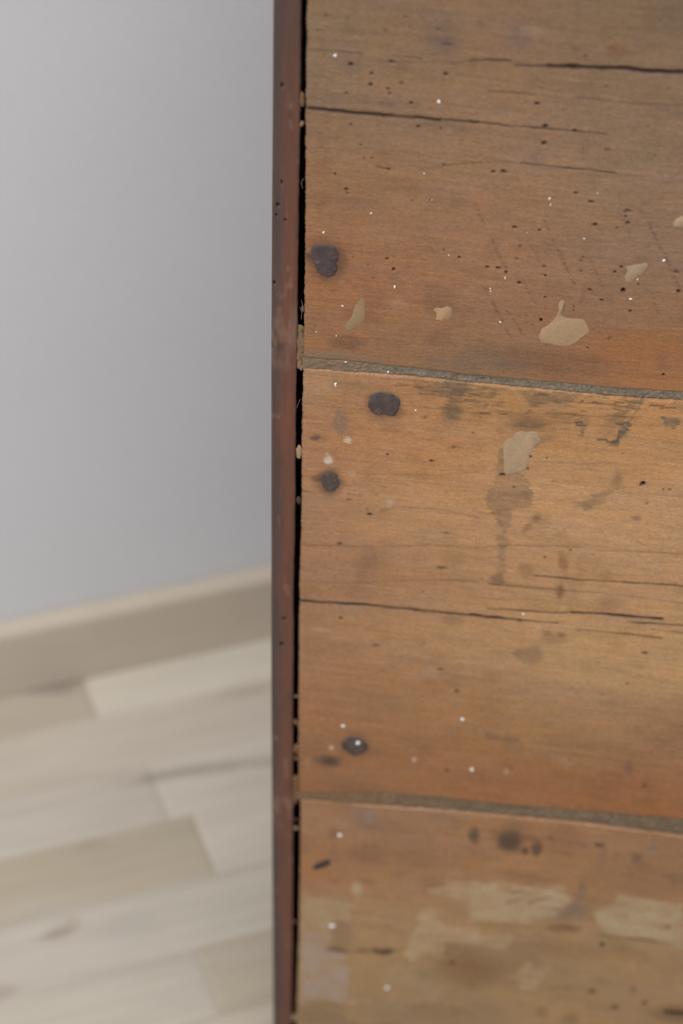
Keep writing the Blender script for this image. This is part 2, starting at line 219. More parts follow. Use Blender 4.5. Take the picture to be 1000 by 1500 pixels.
BLOBS = [
  [(76.68,740.52,10.59,11.5,(96,84,78),0.3,0.6,0), (36.32,723.49,5.89,4.28,(96,84,78),0.3,0.6,0), (53.6,705.42,3.95,1.53,(70,50,36),0.3,0.6,0), (60.82,724.41,3.9,1.92,(70,50,36),0.25,0.6,0), (79.72,737.61,5.78,3.67,(80,68,72),0.3,0.6,0), (157.16,740.14,5.68,3.64,(110,72,42),0.4,0.6,0), (154.6,742.03,2.37,1.45,(100,62,36),0.3,0.6,0), (112.34,744.4,5.72,5.19,(104,88,84),0.45,0.6,0), (118.35,747.48,4.28,2.07,(168,145,115),0.25,0.6,0), (94.81,748.74,2.1,1.86,(84,68,66),0.4,0.6,0), (117.58,744.82,28.57,9.33,(112,86,70),0.2,0.6,0), (177.77,760.89,13.03,12.14,(100,82,66),0.25,0.6,0), (125.44,683.34,3.45,3.34,(108,88,68),0.4,0.6,0), (174.6,709.61,3.84,1.51,(110,72,42),0.3,0.6,0), (172.96,687.49,7.79,6.62,(112,96,76),0.3,0.6,0), (99.63,656.56,3.52,4.6,(160,104,72),0.3,0.6,0), (37.64,569.79,8.56,4.84,(70,50,36),0.4,0.6,0), (84.26,600.75,8.34,7.36,(104,72,50),0.3,0.6,0), (84.32,577.04,6.33,5.66,(110,78,58),0.35,0.6,0), (46.77,589.0,2.54,8.72,(128,84,58),0.35,0.6,0), (62.92,596.19,3.99,2.72,(150,122,98),0.5,0.6,20), (60.38,593.46,1.26,3.72,(150,122,98),0.3,0.6,0), (59.76,611.85,3.12,1.94,(108,72,52),0.3,0.6,0), (32.34,622.56,6.24,1.92,(110,76,54),0.3,0.6,0), (52.74,636.4,12.34,9.45,(150,112,82),0.3,0.6,0), (26.69,617.19,8.78,10.89,(72,50,40),0.65,0.45,0), (17.77,619.37,2.09,1.69,(60,44,40),0.5,0.6,0), (132.17,569.85,33.58,6.95,(104,70,48),0.35,0.6,0), (179.59,580.38,20.67,9.96,(150,94,48),0.35,0.6,0), (195.21,575.68,3.1,6.88,(108,74,62),0.3,0.6,0), (143.5,586.77,14.52,13.64,(138,92,60),0.25,0.6,0), (107.12,633.17,3.06,7.09,(118,86,66),0.3,0.6,0)],
  [(35.91,521.71,4.39,6.97,(122,100,82),0.65,0.35,0), (92.79,535.12,4.31,5.92,(92,78,58),0.55,0.6,0), (22.85,509.76,2.88,1.77,(74,62,62),0.85,0.35,0), (23.4,509.82,5.32,2.99,(120,84,60),0.4,0.6,0), (30.52,482.05,6.74,8.39,(72,54,44),0.7,0.5,0), (24.31,483.45,4.49,1.68,(70,54,42),0.5,0.6,0), (39.25,510.05,1.99,1.9,(196,172,148),0.75,0.4,0), (29.51,495.83,2.23,2.07,(198,184,170),0.7,0.5,0), (30.04,497.54,1.0,3.03,(190,172,150),0.6,0.5,-25), (42.17,488.51,1.79,1.66,(190,158,130),0.4,0.6,0), (62.61,471.89,2.02,2.82,(180,156,134),0.45,0.6,0), (73.61,484.1,1.33,2.78,(178,146,120),0.3,0.6,0), (60.2,466.37,3.37,1.13,(110,84,62),0.4,0.6,-20), (57.48,534.95,9.34,8.45,(92,64,46),0.6,0.35,0), (54.36,433.14,6.87,8.8,(120,90,70),0.3,0.6,0), (52.39,421.06,5.76,7.42,(124,92,76),0.3,0.6,0), (98.29,436.91,5.67,5.83,(120,90,58),0.25,0.6,0), (22.97,542.26,7.62,4.59,(170,136,104),0.3,0.6,0), (40.36,544.08,10.84,2.62,(112,90,66),0.3,0.6,0), (131.81,530.02,8.58,4.49,(92,72,56),0.6,0.6,0), (139.02,534.77,17.09,5.25,(120,86,58),0.4,0.6,0), (179.93,499.52,2.37,5.7,(122,92,68),0.5,0.6,0), (167.13,483.55,8.18,2.21,(118,92,60),0.5,0.5,-18), (173.17,489.8,6.52,1.92,(118,92,64),0.4,0.5,-35), (165.79,479.9,3.28,2.08,(112,88,62),0.5,0.6,0), (140.46,470.65,2.21,2.81,(104,74,54),0.6,0.6,0), (142.22,469.44,4.64,5.34,(128,98,74),0.3,0.6,0), (135.94,463.74,1.78,4.52,(118,84,58),0.5,0.5,30), (156.3,442.37,2.46,6.06,(124,86,52),0.6,0.5,-15), (154.59,460.92,3.32,2.83,(132,98,70),0.3,0.6,0), (137.45,434.26,4.05,4.95,(126,92,62),0.5,0.6,0), (192.05,476.33,2.83,1.67,(98,78,70),0.55,0.6,0), (122.63,425.84,3.86,3.82,(100,76,52),0.6,0.6,0), (156.52,422.54,2.48,4.71,(122,88,58),0.5,0.6,0), (163.12,478.89,1.64,1.39,(190,165,130),0.3,0.6,0), (43.95,395.07,4.68,3.96,(150,120,88),0.5,0.3,0), (33.31,278.05,7.44,4.44,(92,72,58),0.75,0.4,0), (33.93,278.14,4.46,2.73,(70,56,48),0.7,0.5,0), (48.48,292.89,8.84,9.08,(96,70,52),0.5,0.5,0), (26.33,377.76,3.55,1.55,(170,140,112),0.5,0.6,0), (89.32,355.63,4.26,3.48,(160,132,108),0.4,0.6,0), (99.81,395.13,5.78,4.86,(112,88,66),0.4,0.6,0), (20.9,274.62,1.74,4.11,(158,122,92),0.45,0.6,0), (105.83,275.33,9.8,5.11,(126,94,64),0.3,0.6,0), (24.09,367.79,7.14,7.84,(140,96,64),0.3,0.6,0), (28.0,257.45,15.04,3.13,(166,104,74),0.4,0.6,0), (41.69,262.86,18.71,5.19,(112,82,58),0.3,0.6,0), (44.8,346.66,23.96,9.59,(152,108,70),0.25,0.6,0), (69.29,332.12,19.21,9.71,(138,104,66),0.25,0.6,0), (142.82,374.33,7.88,6.96,(124,98,72),0.6,0.4,0), (156.33,388.44,6.89,4.57,(124,98,74),0.45,0.6,0), (151.42,391.97,2.52,1.97,(112,80,52),0.5,0.6,0), (159.56,391.46,2.52,1.97,(112,80,52),0.5,0.6,0), (156.55,422.18,1.58,5.3,(116,82,54),0.6,0.6,0), (183.14,417.54,6.75,5.17,(128,98,72),0.5,0.6,0), (126.19,310.54,3.6,2.96,(104,80,64),0.55,0.6,0), (137.16,309.21,5.51,3.62,(112,86,62),0.55,0.6,0), (205.65,297.79,3.09,5.97,(112,80,66),0.5,0.6,0), (215.91,285.71,2.62,4.02,(120,72,48),0.3,0.6,0), (168.97,296.04,5.39,3.33,(160,128,98),0.35,0.6,0), (171.76,298.95,1.2,1.33,(96,96,72),0.4,0.6,0), (123.88,277.87,13.41,5.09,(126,90,66),0.35,0.6,0), (136.38,283.89,1.45,2.53,(178,150,120),0.5,0.6,0), (174.9,311.89,19.0,5.57,(138,106,74),0.3,0.6,0), (199.04,310.23,30.74,3.28,(118,80,50),0.2,0.6,0), (227.66,353.89,4.6,3.45,(132,98,70),0.35,0.6,0), (174.36,360.36,23.19,4.69,(176,142,102),0.25,0.6,0), (34.61,288.96,1.36,1.86,(198,172,152),0.65,0.4,0), (82.79,286.28,1.35,1.86,(198,172,152),0.65,0.4,0), (116.12,283.1,1.34,1.86,(198,172,152),0.65,0.4,0), (206.42,296.05,1.43,2.32,(104,82,78),0.4,0.6,0)],
  [(36.85,217.7,2.8,5.41,(112,80,58),0.5,0.6,0), (54.94,233.81,8.82,8.88,(124,102,88),0.5,0.6,0), (58.65,237.01,3.14,4.43,(138,122,114),0.5,0.6,0), (58.29,203.58,10.22,8.21,(112,84,66),0.5,0.6,0), (37.78,201.44,2.05,7.32,(116,86,66),0.4,0.6,0), (67.78,227.63,15.13,8.92,(122,92,68),0.35,0.6,0), (86.47,203.2,25.41,7.29,(128,92,62),0.3,0.6,0), (97.61,182.68,6.4,7.42,(112,82,58),0.35,0.6,0), (51.97,172.9,3.11,5.63,(170,150,118),0.7,0.5,0), (51.12,66.23,2.99,2.88,(186,140,122),0.5,0.6,0), (44.36,130.47,6.62,12.67,(116,88,72),0.4,0.6,0), (40.68,114.13,5.6,3.96,(92,60,46),0.6,0.6,0), (69.97,116.84,4.5,1.97,(60,48,26),0.6,0.6,0), (122.02,111.34,14.46,15.78,(120,88,60),0.45,0.6,0), (103.45,222.08,3.14,3.58,(168,110,84),0.3,0.6,0), (142.54,227.48,7.21,7.82,(58,46,36),0.92,0.45,0), (141.78,229.52,9.32,10.64,(100,78,58),0.5,0.6,0), (121.08,229.16,3.24,6.39,(78,66,52),0.8,0.5,0), (151.8,220.58,2.24,3.57,(72,54,44),0.75,0.5,0), (158.48,223.91,3.23,6.05,(72,56,46),0.75,0.5,0), (154.18,231.35,5.7,3.54,(110,72,54),0.6,0.6,0), (165.86,233.96,1.73,2.47,(96,66,52),0.5,0.6,0), (194.7,231.78,2.95,1.94,(70,52,46),0.75,0.5,0), (197.33,223.38,2.22,10.66,(124,98,80),0.5,0.6,0), (217.17,224.54,2.7,3.9,(88,72,60),0.6,0.6,0), (225.53,233.85,2.68,4.22,(118,106,98),0.55,0.6,0), (220.16,219.58,4.92,5.34,(120,96,76),0.4,0.6,0), (241.76,210.13,6.14,5.38,(112,88,62),0.5,0.6,0), (174.22,230.72,12.34,10.61,(124,88,66),0.45,0.6,0), (186.15,229.8,1.97,2.83,(112,86,78),0.4,0.6,0), (177.48,221.33,2.48,1.78,(112,76,52),0.5,0.6,0), (178.89,172.67,11.39,10.25,(108,94,80),0.5,0.6,0), (187.67,189.93,3.01,7.33,(110,94,80),0.55,0.6,0), (175.02,173.01,3.17,3.73,(92,80,62),0.5,0.6,0), (186.48,173.85,6.31,5.58,(118,104,98),0.4,0.6,0), (152.22,168.53,11.47,6.55,(140,108,82),0.5,0.6,0), (135.55,188.09,2.03,2.21,(170,156,118),0.5,0.6,0), (172.53,77.26,3.96,5.27,(110,82,58),0.5,0.6,0), (254.41,89.37,15.53,7.98,(100,78,56),0.55,0.6,0), (133.77,109.27,19.69,11.85,(118,86,60),0.35,0.6,0), (189.49,137.96,38.48,5.76,(126,88,56),0.3,0.6,0), (215.77,174.64,2.51,2.23,(116,98,72),0.5,0.6,0), (190.82,74.18,5.27,5.07,(104,80,58),0.4,0.6,0), (152.71,198.47,17.6,4.74,(116,84,58),0.4,0.6,0), (221.78,203.44,30.94,9.03,(124,90,64),0.3,0.6,0), (252.25,132.47,12.7,11.53,(138,110,84),0.4,0.6,0), (170.5,113.26,3.38,5.89,(116,96,74),0.4,0.6,0)]]
POLYS = [
  [((122,102,82),0.75,1.6,[(14.6,562.97),(23.78,562.62),(35.66,561.26),(52.85,562.38),(57.26,558.96),(61.63,556.83),(42.3,554.19),(29.3,554.79),(15.22,554.64)]), ((116,98,82),0.5,2.2,[(76.45,562.22),(82.7,566.07),(103.78,570.14),(104.33,560.59),(72.29,559.22)]), ((112,94,78),0.55,2.5,[(100.3,571.05),(116.15,572.03),(127.92,570.06),(126.26,563.5),(111.39,563.25),(100.76,562.79)])],
  [((134,104,78),0.8,0.7,[(116.94,508.23),(119.68,516.65),(121.99,497.84),(131.81,498.94),(134.6,493.74),(137.27,487.12),(137.1,478.72),(131.14,476.63),(126.91,473.33),(127.0,463.41),(124.96,460.32),(120.97,461.28),(118.31,468.09),(114.0,474.67),(112.01,480.06),(115.37,488.81),(117.39,497.33)]), ((128,100,76),0.7,1.2,[(119.9,456.86),(124.96,460.32),(126.67,446.12),(125.85,434.34),(125.6,423.98),(121.88,425.01),(122.37,442.7)]), ((126,98,70),0.5,1.5,[(138.55,526.48),(144.38,528.05),(145.51,523.23),(141.23,519.68),(137.07,517.21),(134.66,512.89),(134.91,516.97)]), ((98,84,68),0.85,0.5,[(176.65,534.18),(179.7,535.83),(182.77,539.45),(184.55,546.19),(187.65,552.37),(187.12,547.12),(182.6,536.8),(182.42,532.15),(178.42,526.81),(177.9,521.0),(173.35,521.17),(177.4,526.29)]), ((98,84,68),0.5,1.2,[(179.77,535.18),(182.61,533.5),(183.18,527.59),(178.42,526.81)]), ((98,84,68),0.6,0.6,[(156.05,536.85),(161.65,536.53),(161.36,531.21),(159.68,525.7),(158.23,526.21),(158.48,530.9),(155.92,531.95)]), ((104,90,72),0.8,0.5,[(197.49,542.34),(207.41,541.04),(205.41,535.04),(200.53,535.83)]), ((98,84,68),0.65,0.8,[(108.6,538.12),(113.28,549.75),(112.92,545.15),(108.76,535.5),(105.98,527.24),(103.98,520.33),(103.54,522.29)]), ((100,86,66),0.65,1.6,[(124.98,550.98),(144.05,552.97),(155.87,551.62),(150.09,544.1),(142.5,545.39),(132.04,541.93),(128.48,546.79)]), ((98,84,68),0.5,0.9,[(201.31,553.16),(207.71,552.55),(208.58,544.83),(203.96,548.25)]), ((98,84,68),0.5,0.9,[(183.45,551.93),(189.81,551.95),(187.18,546.47)]), ((98,84,68),0.5,1.2,[(72.76,547.47),(83.38,551.18),(100.47,552.96),(98.76,544.96),(92.59,539.06),(83.73,543.38)]), ((112,92,68),0.4,1.2,[(100.9,545.19),(105.03,548.23),(105.55,539.12),(102.19,541.39)])],
  [((158,136,106),0.75,1.8,[(17.49,163.85),(27.99,162.61),(41.08,163.67),(48.93,163.55),(52.14,165.94),(56.84,170.82),(52.92,160.74),(49.39,154.47),(50.55,138.26),(41.48,142.65),(36.38,131.16),(28.37,133.8),(23.03,136.85),(17.74,134.08)]), ((156,137,124),0.75,1.6,[(17.51,130.14),(36.4,130.18),(36.11,115.38),(46.11,110.03),(48.66,91.38),(48.06,68.82),(43.68,62.92),(37.44,68.08),(27.91,65.47),(18.12,57.61)]), ((118,98,78),0.45,3,[(18.34,63.88),(37.45,67.05),(48.46,62.68),(47.47,44.55),(17.17,39.42)]), ((168,142,110),0.75,1.4,[(92.78,159.29),(96.38,166.5),(100.54,160.5),(101.45,154.91),(109.63,147.55),(128.45,149.55),(129.24,135.73),(109.05,132.52),(107.68,119.93),(96.37,121.07),(88.78,111.93),(83.27,116.99),(87.78,137.33),(91.31,147.56)]), ((168,143,112),0.68,2,[(102.81,181.61),(115.38,187.25),(126.17,189.26),(127.17,171.83),(113.6,172.0),(104.48,173.42),(96.57,176.91)]), ((158,132,104),0.4,2.5,[(71.73,103.19),(82.09,112.84),(90.66,98.24),(104.3,92.4),(109.9,87.25),(104.94,78.27),(88.78,77.63),(75.26,77.44)]), ((166,147,117),0.8,2,[(197.36,173.66),(203.69,181.21),(210.29,192.1),(220.61,189.98),(233.4,188.6),(249.11,189.17),(253.29,152.03),(243.63,152.41),(230.51,155.12),(218.89,155.76),(206.01,156.02),(200.89,162.85)]), ((172,150,120),0.75,2.5,[(120.24,187.06),(139.23,190.51),(159.72,189.37),(176.0,192.78),(181.77,184.37),(174.26,166.28),(155.42,159.53),(122.03,154.3)]), ((168,143,112),0.7,1.6,[(122.65,142.84),(136.96,143.95),(147.27,145.77),(149.16,140.85),(144.15,133.43),(134.94,134.11),(123.1,134.76)]), ((168,144,114),0.65,1.6,[(143.76,108.5),(155.37,112.79),(160.13,125.81),(166.46,118.16),(175.29,122.95),(176.28,115.2),(168.67,105.98),(166.7,96.62),(159.9,95.1),(154.14,105.61)]), ((100,66,44),0.5,1.6,[(166.09,155.09),(178.55,160.87),(190.99,158.43),(189.48,153.41),(175.32,152.71)])]]
FLECKS = [
  [(28.86,728.02,0.91,0.66), (77.68,708.53,0.67,1.14), (72.41,670.19,0.37,0.35), (76.76,656.23,0.31,0.29), (154.82,666.95,0.31,0.35), (132.52,662.07,0.56,0.57), (133.28,658.69,0.25,0.71), (24.88,633.58,0.58,0.59), (47.82,646.32,0.51,0.51), (86.34,626.45,0.38,0.37), (35.04,592.21,0.52,0.54), (60.59,605.82,0.45,1.06), (21.99,575.59,0.33,0.31), (32.19,574.2,0.33,0.39), (37.33,558.85,0.6,0.4), (114.37,616.12,0.32,0.75), (107.54,609.39,0.26,0.6), (107.83,607.95,0.32,0.45), (113.61,590.52,0.58,0.46), (150.6,641.73,0.56,0.36), (175.94,610.08,0.69,0.6), (178.09,621.41,0.38,0.52), (189.56,633.24,0.74,0.73), (123.14,642.58,0.19,0.29)],
  [(59.0,555.01,0.6,0.56), (32.41,544.95,0.67,0.73), (32.54,543.39,0.34,0.49), (32.2,544.54,0.54,0.81), (73.88,532.85,0.6,0.41), (50.01,295.63,1.22,1.66), (41.16,307.31,1.06,1.13), (109.17,321.6,1.26,1.01), (137.98,403.69,0.64,0.74), (116.84,282.86,0.91,1.15)],
  [(40.94,217.76,1.18,1.57), (37.61,136.81,1.8,1.44), (73.68,84.32,1.17,1.51)]]
CTRL = [
  [(22.1,741.55,(125,100,76)), (93.67,747.19,(130,100,74)), (169.99,753.2,(122,97,72)), (25.74,710.81,(126,99,76)), (95.82,709.63,(134,104,78)), (173.8,716.15,(128,102,78)), (32.98,668.25,(135,101,73)), (97.85,673.98,(142,108,80)), (162.66,668.76,(136,107,82)), (27.04,630.03,(140,98,68)), (99.97,636.83,(146,106,76)), (181.2,644.4,(134,104,80)), (27.68,590.73,(146,98,64)), (68.5,594.74,(146,102,72)), (118.4,607.56,(142,104,78)), (185.14,606.21,(134,102,78)), (28.0,570.42,(142,100,68)), (69.43,570.5,(132,100,74)), (120.51,575.69,(130,98,72)), (171.3,576.78,(140,96,62)), (198.85,571.43,(150,102,66))],
  [(21.44,540.49,(154,116,83)), (70.39,545.62,(160,115,76)), (139.88,544.49,(162,120,78)), (194.76,546.1,(169,122,80)), (21.87,505.93,(159,112,79)), (71.71,511.37,(169,122,82)), (159.13,520.92,(173,129,85)), (198.31,512.19,(175,131,89)), (22.43,460.9,(154,114,83)), (80.66,467.6,(173,131,91)), (151.87,480.32,(179,137,97)), (205.51,477.44,(179,139,100)), (26.7,418.98,(150,108,79)), (82.43,425.69,(160,120,85)), (155.5,434.5,(171,129,91)), (209.4,440.99,(171,131,93)), (31.16,375.24,(150,112,81)), (84.28,381.95,(164,124,87)), (151.52,390.43,(175,135,95)), (211.84,383.21,(175,137,97)), (27.99,328.55,(150,106,73)), (86.21,336.24,(152,112,77)), (174.23,342.7,(159,123,88)), (28.6,285.68,(140,98,66)), (88.0,293.86,(146,104,68)), (157.68,308.83,(146,106,70)), (223.11,312.47,(144,104,72)), (41.05,262.49,(138,96,66)), (120.86,270.97,(146,98,62)), (199.75,273.83,(142,94,58))],
  [(29.41,229.56,(148,109,78)), (90.59,232.69,(144,109,81)), (163.5,231.85,(152,109,74)), (228.53,224.15,(144,107,76)), (29.99,188.49,(148,105,72)), (92.06,197.82,(146,107,76)), (145.44,199.92,(152,113,76)), (206.39,203.23,(152,113,78)), (64.46,151.12,(154,122,87)), (126.8,166.96,(159,126,91)), (65.93,100.69,(152,122,85)), (150.27,127.13,(140,111,81)), (213.76,124.7,(152,122,87)), (110.62,68.67,(142,115,85)), (183.0,87.38,(152,122,87)), (242.52,90.77,(148,117,85))]]
SCRATCH = [
  [(1.0,0.4,[(130.95,649.5),(135.18,640.53),(142.36,626.97),(148.42,615.53)]), (0.9,0.35,[(140.66,648.06),(143.65,642.49)]), (1.0,0.45,[(179.11,656.24),(183.04,647.32),(189.13,637.33),(198.84,618.0)]), (1.1,0.3,[(97.72,654.6),(102.29,645.69)]), (1.1,0.35,[(106.91,636.71),(111.65,626.45),(115.1,620.78)]), (1.1,0.4,[(104.38,610.06),(111.41,597.24),(119.73,581.87)]), (1.1,0.4,[(116.59,597.76),(124.78,584.89)]), (1.0,0.35,[(125.61,595.56),(129.63,590.37)]), (0.8,0.3,[(155.68,649.45),(159.09,645.1)]), (0.9,0.3,[(175.79,659.39),(179.34,653.95)]), (0.8,0.3,[(140.87,632.79),(143.57,624.7)]), (0.8,0.3,[(155.76,613.82),(160.38,608.19)]), (0.8,0.3,[(185.46,614.28),(190.28,602.57)]), (0.9,0.3,[(121.4,618.97),(129.78,602.75)]), (0.9,0.25,[(165.89,658.49),(173.42,642.92)]), (0.9,0.25,[(124.15,638.32),(130.08,627.0)]), (0.9,0.25,[(151.88,635.01),(164.13,612.21)])],
  [],
  []]
RESIDUE = [(0, (168, 137, 105), [(142.95, 606.73), (144.51, 605.42), (144.39, 601.72), (143.04, 599.13), (143.94, 597.0), (146.93, 596.06), (153.64, 596.48), (155.91, 594.23), (156.64, 591.82), (158.04, 590.09), (155.52, 586.72), (152.16, 583.26), (148.76, 580.02), (144.07, 579.55), (139.83, 580.13), (134.54, 580.6), (133.04, 583.84), (133.97, 588.31), (137.89, 591.81), (140.23, 595.15), (141.7, 599.0), (141.16, 603.25)]), (0, (160, 135, 108), [(171.31, 628.29), (176.75, 629.77), (181.67, 631.3), (182.83, 629.87), (181.14, 626.49), (178.36, 623.83), (175.68, 619.97), (173.21, 619.13), (171.55, 622.58), (173.08, 625.72)]), (0, (168, 142, 114), [(191.47, 652.75), (192.15, 655.7), (194.43, 657.64), (197.28, 658.83), (199.12, 655.77), (197.46, 652.84), (194.54, 652.11)]), (0, (146, 120, 90), [(44.95, 598.15), (46.26, 596.42), (46.33, 585.83), (43.79, 581.18), (40.64, 579.23), (36.95, 577.09), (36.12, 581.05), (39.42, 585.78), (41.38, 592.84), (43.4, 596.76)]), (0, (166, 134, 102), [(80.11, 595.15), (82.17, 596.1), (83.68, 595.26), (86.52, 597.27), (89.19, 596.29), (89.9, 592.64), (87.96, 589.34), (86.04, 589.77), (83.81, 588.05), (81.65, 589.09), (82.14, 592.13)]), (1, (170, 143, 113), [(119.68, 516.65), (121.13, 519.5), (124.84, 520.98), (125.3, 523.98), (128.35, 525.38), (131.31, 524.9), (134.24, 526.28), (137.3, 525.81), (137.99, 522.41), (139.52, 520.7), (137.18, 518.56), (135.99, 517.09), (134.61, 513.56), (133.44, 510.05), (134.33, 506.74), (132.83, 503.17), (130.58, 500.86), (126.88, 498.66), (123.12, 497.28), (121.4, 498.46), (121.0, 504.59)])]
NAILS = [(0, [(18.57, 622.46), (19.27, 625.17), (22.38, 626.43), (27.07, 626.39), (30.72, 625.77), (32.55, 622.82), (32.2, 618.92), (31.2, 616.41), (32.29, 614.09), (31.0, 610.55), (28.4, 608.59), (24.41, 608.7), (22.06, 611.28), (21.17, 614.85), (19.36, 617.71)]), (1, [(49.29, 535.14), (50.25, 539.86), (53.46, 541.78), (57.78, 542.49), (62.16, 541.38), (65.5, 538.83), (65.84, 535.57), (64.87, 532.15), (63.48, 528.28), (59.88, 527.89), (56.58, 528.61), (53.88, 527.52), (51.09, 529.35), (49.59, 532.12)]), (1, [(25.76, 484.31), (27.62, 487.58), (30.97, 488.51), (33.8, 487.3), (35.67, 483.32), (35.62, 479.82), (32.87, 476.41), (30.07, 475.25), (27.44, 477.49), (26.04, 480.42)]), (1, [(40.1, 292.58), (42.83, 298.01), (45.86, 299.93), (50.79, 299.09), (54.57, 295.41), (56.12, 292.59), (54.14, 288.26), (48.68, 284.45), (44.31, 286.39), (41.4, 289.38)]), (2, [(24.04, 186.45), (27.61, 191.63), (33.37, 195.63), (35.97, 194.73), (35.64, 190.98), (31.54, 188.51), (27.05, 185.04)])]
SEAM_UPPER = [[(11.44, 559.22), (15.28, 558.99), (35.15, 559.15), (56.01, 558.79), (76.83, 558.23), (101.09, 556.78), (138.94, 556.97), (173.18, 556.8), (207.12, 557.86)], [(12.02, 249.93), (16.91, 250.35), (29.08, 252.36), (59.36, 256.38), (85.54, 257.01), (117.66, 256.81), (153.61, 257.18), (189.29, 258.66), (240.58, 259.62)]]
SEAM_LOWER = [[(11.48, 553.38), (15.33, 553.36), (50.96, 553.26), (72.54, 552.99), (101.33, 552.42), (139.31, 552.0), (173.68, 551.42), (207.74, 552.3)], [(12.06, 244.54), (16.95, 244.96), (41.4, 245.04), (81.93, 246.31), (118.19, 247.27), (168.28, 247.99), (206.23, 247.27), (242.14, 245.71)]]
STRIP_HOLES = [(4.34, 710.82, 0.7, 0.98), (4.22, 659.54, 0.51, 0.81), (2.5, 646.59, 0.93, 0.94), (1.79, 640.93, 0.62, 0.59), (6.15, 638.62, 0.52, 0.47), (0.81, 602.26, 0.64, 0.86), (6.71, 383.98, 1.07, 1.08), (5.35, 364.94, 1.2, 1.26)]
STRIP_EDGE = [(12.8, 754.27), (12.88, 700.91), (12.75, 673.83), (12.5, 643.97), (12.46, 589.23), (12.59, 568.87), (12.15, 539.52), (12.07, 496.0), (12.23, 464.34), (12.1, 445.75), (11.62, 407.46), (11.96, 362.69), (11.92, 315.83), (12.42, 238.6), (12.65, 191.87), (12.86, 105.04), (12.75, 38.71)]
STRIP_LEFT = [(0.03, 753.29), (-0.23, 701.59), (-0.51, 646.58), (-0.8, 567.51), (-0.72, 434.82), (-0.67, 335.27), (-0.19, 225.27), (0.31, 134.86), (0.85, 36.69)]
BOARD_EDGE = [(15.51, 754.48), (15.26, 701.11), (15.53, 674.07), (15.66, 644.26), (15.77, 609.48), (15.69, 589.55), (15.54, 569.16), (15.42, 544.1), (15.26, 522.68), (15.25, 496.35), (15.42, 464.7), (15.21, 446.11), (14.9, 407.86), (14.89, 363.06), (15.07, 316.25), (15.3, 272.81), (16.72, 239.22), (16.91, 192.5), (16.75, 118.48), (16.19, 79.51), (15.83, 39.23)]
GAP_BITS = [(13.67, 499.28, 1.5, 4.2, (158, 132, 102)), (13.63, 703.46, 1.5, 3.5, (112, 88, 64)), (13.58, 690.96, 1.2, 1.5, (126, 104, 88)), (14.15, 569.02, 2.3, 7.5, (122, 99, 76)), (13.36, 559.0, 2.4, 7.0, (124, 100, 78)), (13.93, 554.05, 1.7, 3.0, (142, 112, 94)), (14.09, 575.99, 1.8, 2.2, (120, 98, 74)), (13.85, 305.38, 2.0, 2.2, (106, 78, 58)), (13.81, 283.64, 1.9, 4, (112, 82, 58)), (13.86, 276.49, 1.6, 1.6, (112, 82, 58)), (14.02, 255.87, 2.6, 7.2, (112, 84, 60)), (13.68, 246.77, 2.6, 7, (114, 86, 62)), (14.29, 218.66, 1.8, 1.3, (128, 104, 84)), (14.24, 225.62, 1.2, 1, (96, 76, 58)), (14.04, 135.76, 1.3, 1.2, (96, 76, 58)), (13.7, 325.6, 1.3, 1.0, (110, 88, 72)), (14.24, 43.72, 2.2, 2.5, (150, 128, 104)), (13.75, 466.81, 1.2, 2.2, (76, 60, 52)), (15.02, 587.46, 1.0, 1.8, (104, 88, 76))]
FIBRES = [[(12.55, 528.01), (13.42, 530.68), (14.28, 533.34)], [(14.28, 593.43), (14.99, 590.69), (15.19, 587.48)], [(13.63, 589.34), (14.69, 586.22), (14.38, 582.14)], [(14.66, 662.19), (13.69, 659.87), (14.38, 656.94)], [(13.88, 218.6), (15.52, 220.0), (17.58, 219.72)]]

def curve(pts, along_z=False):
    a = np.array(pts, float)
    if along_z: a = a[np.argsort(a[:, 1])]; return lambda z: np.interp(z, a[:, 1], a[:, 0])
    a = a[np.argsort(a[:, 0])]; return lambda x: np.interp(x, a[:, 0], a[:, 1])
def seg_dist(X, Z, pts):
    best = None
    for (ax, az), (bx, bz) in zip(pts[:-1], pts[1:]):
        dx, dz = bx - ax, bz - az; L2 = dx * dx + dz * dz + 1e-9
        t = np.clip(((X - ax) * dx + (Z - az) * dz) / L2, 0, 1)
        d = np.hypot(X - ax - t * dx, Z - az - t * dz); best = d if best is None else np.minimum(best, d)
    return best
def inside(X, Z, pts):
    r = np.zeros(X.shape, bool); n = len(pts)
    for i in range(n):
        (ax, az), (bx, bz) = pts[i], pts[(i + 1) % n]
        if az == bz: continue
        r ^= ((az > Z) != (bz > Z)) & (X < (bx - ax) * (Z - az) / (bz - az) + ax)
    return r
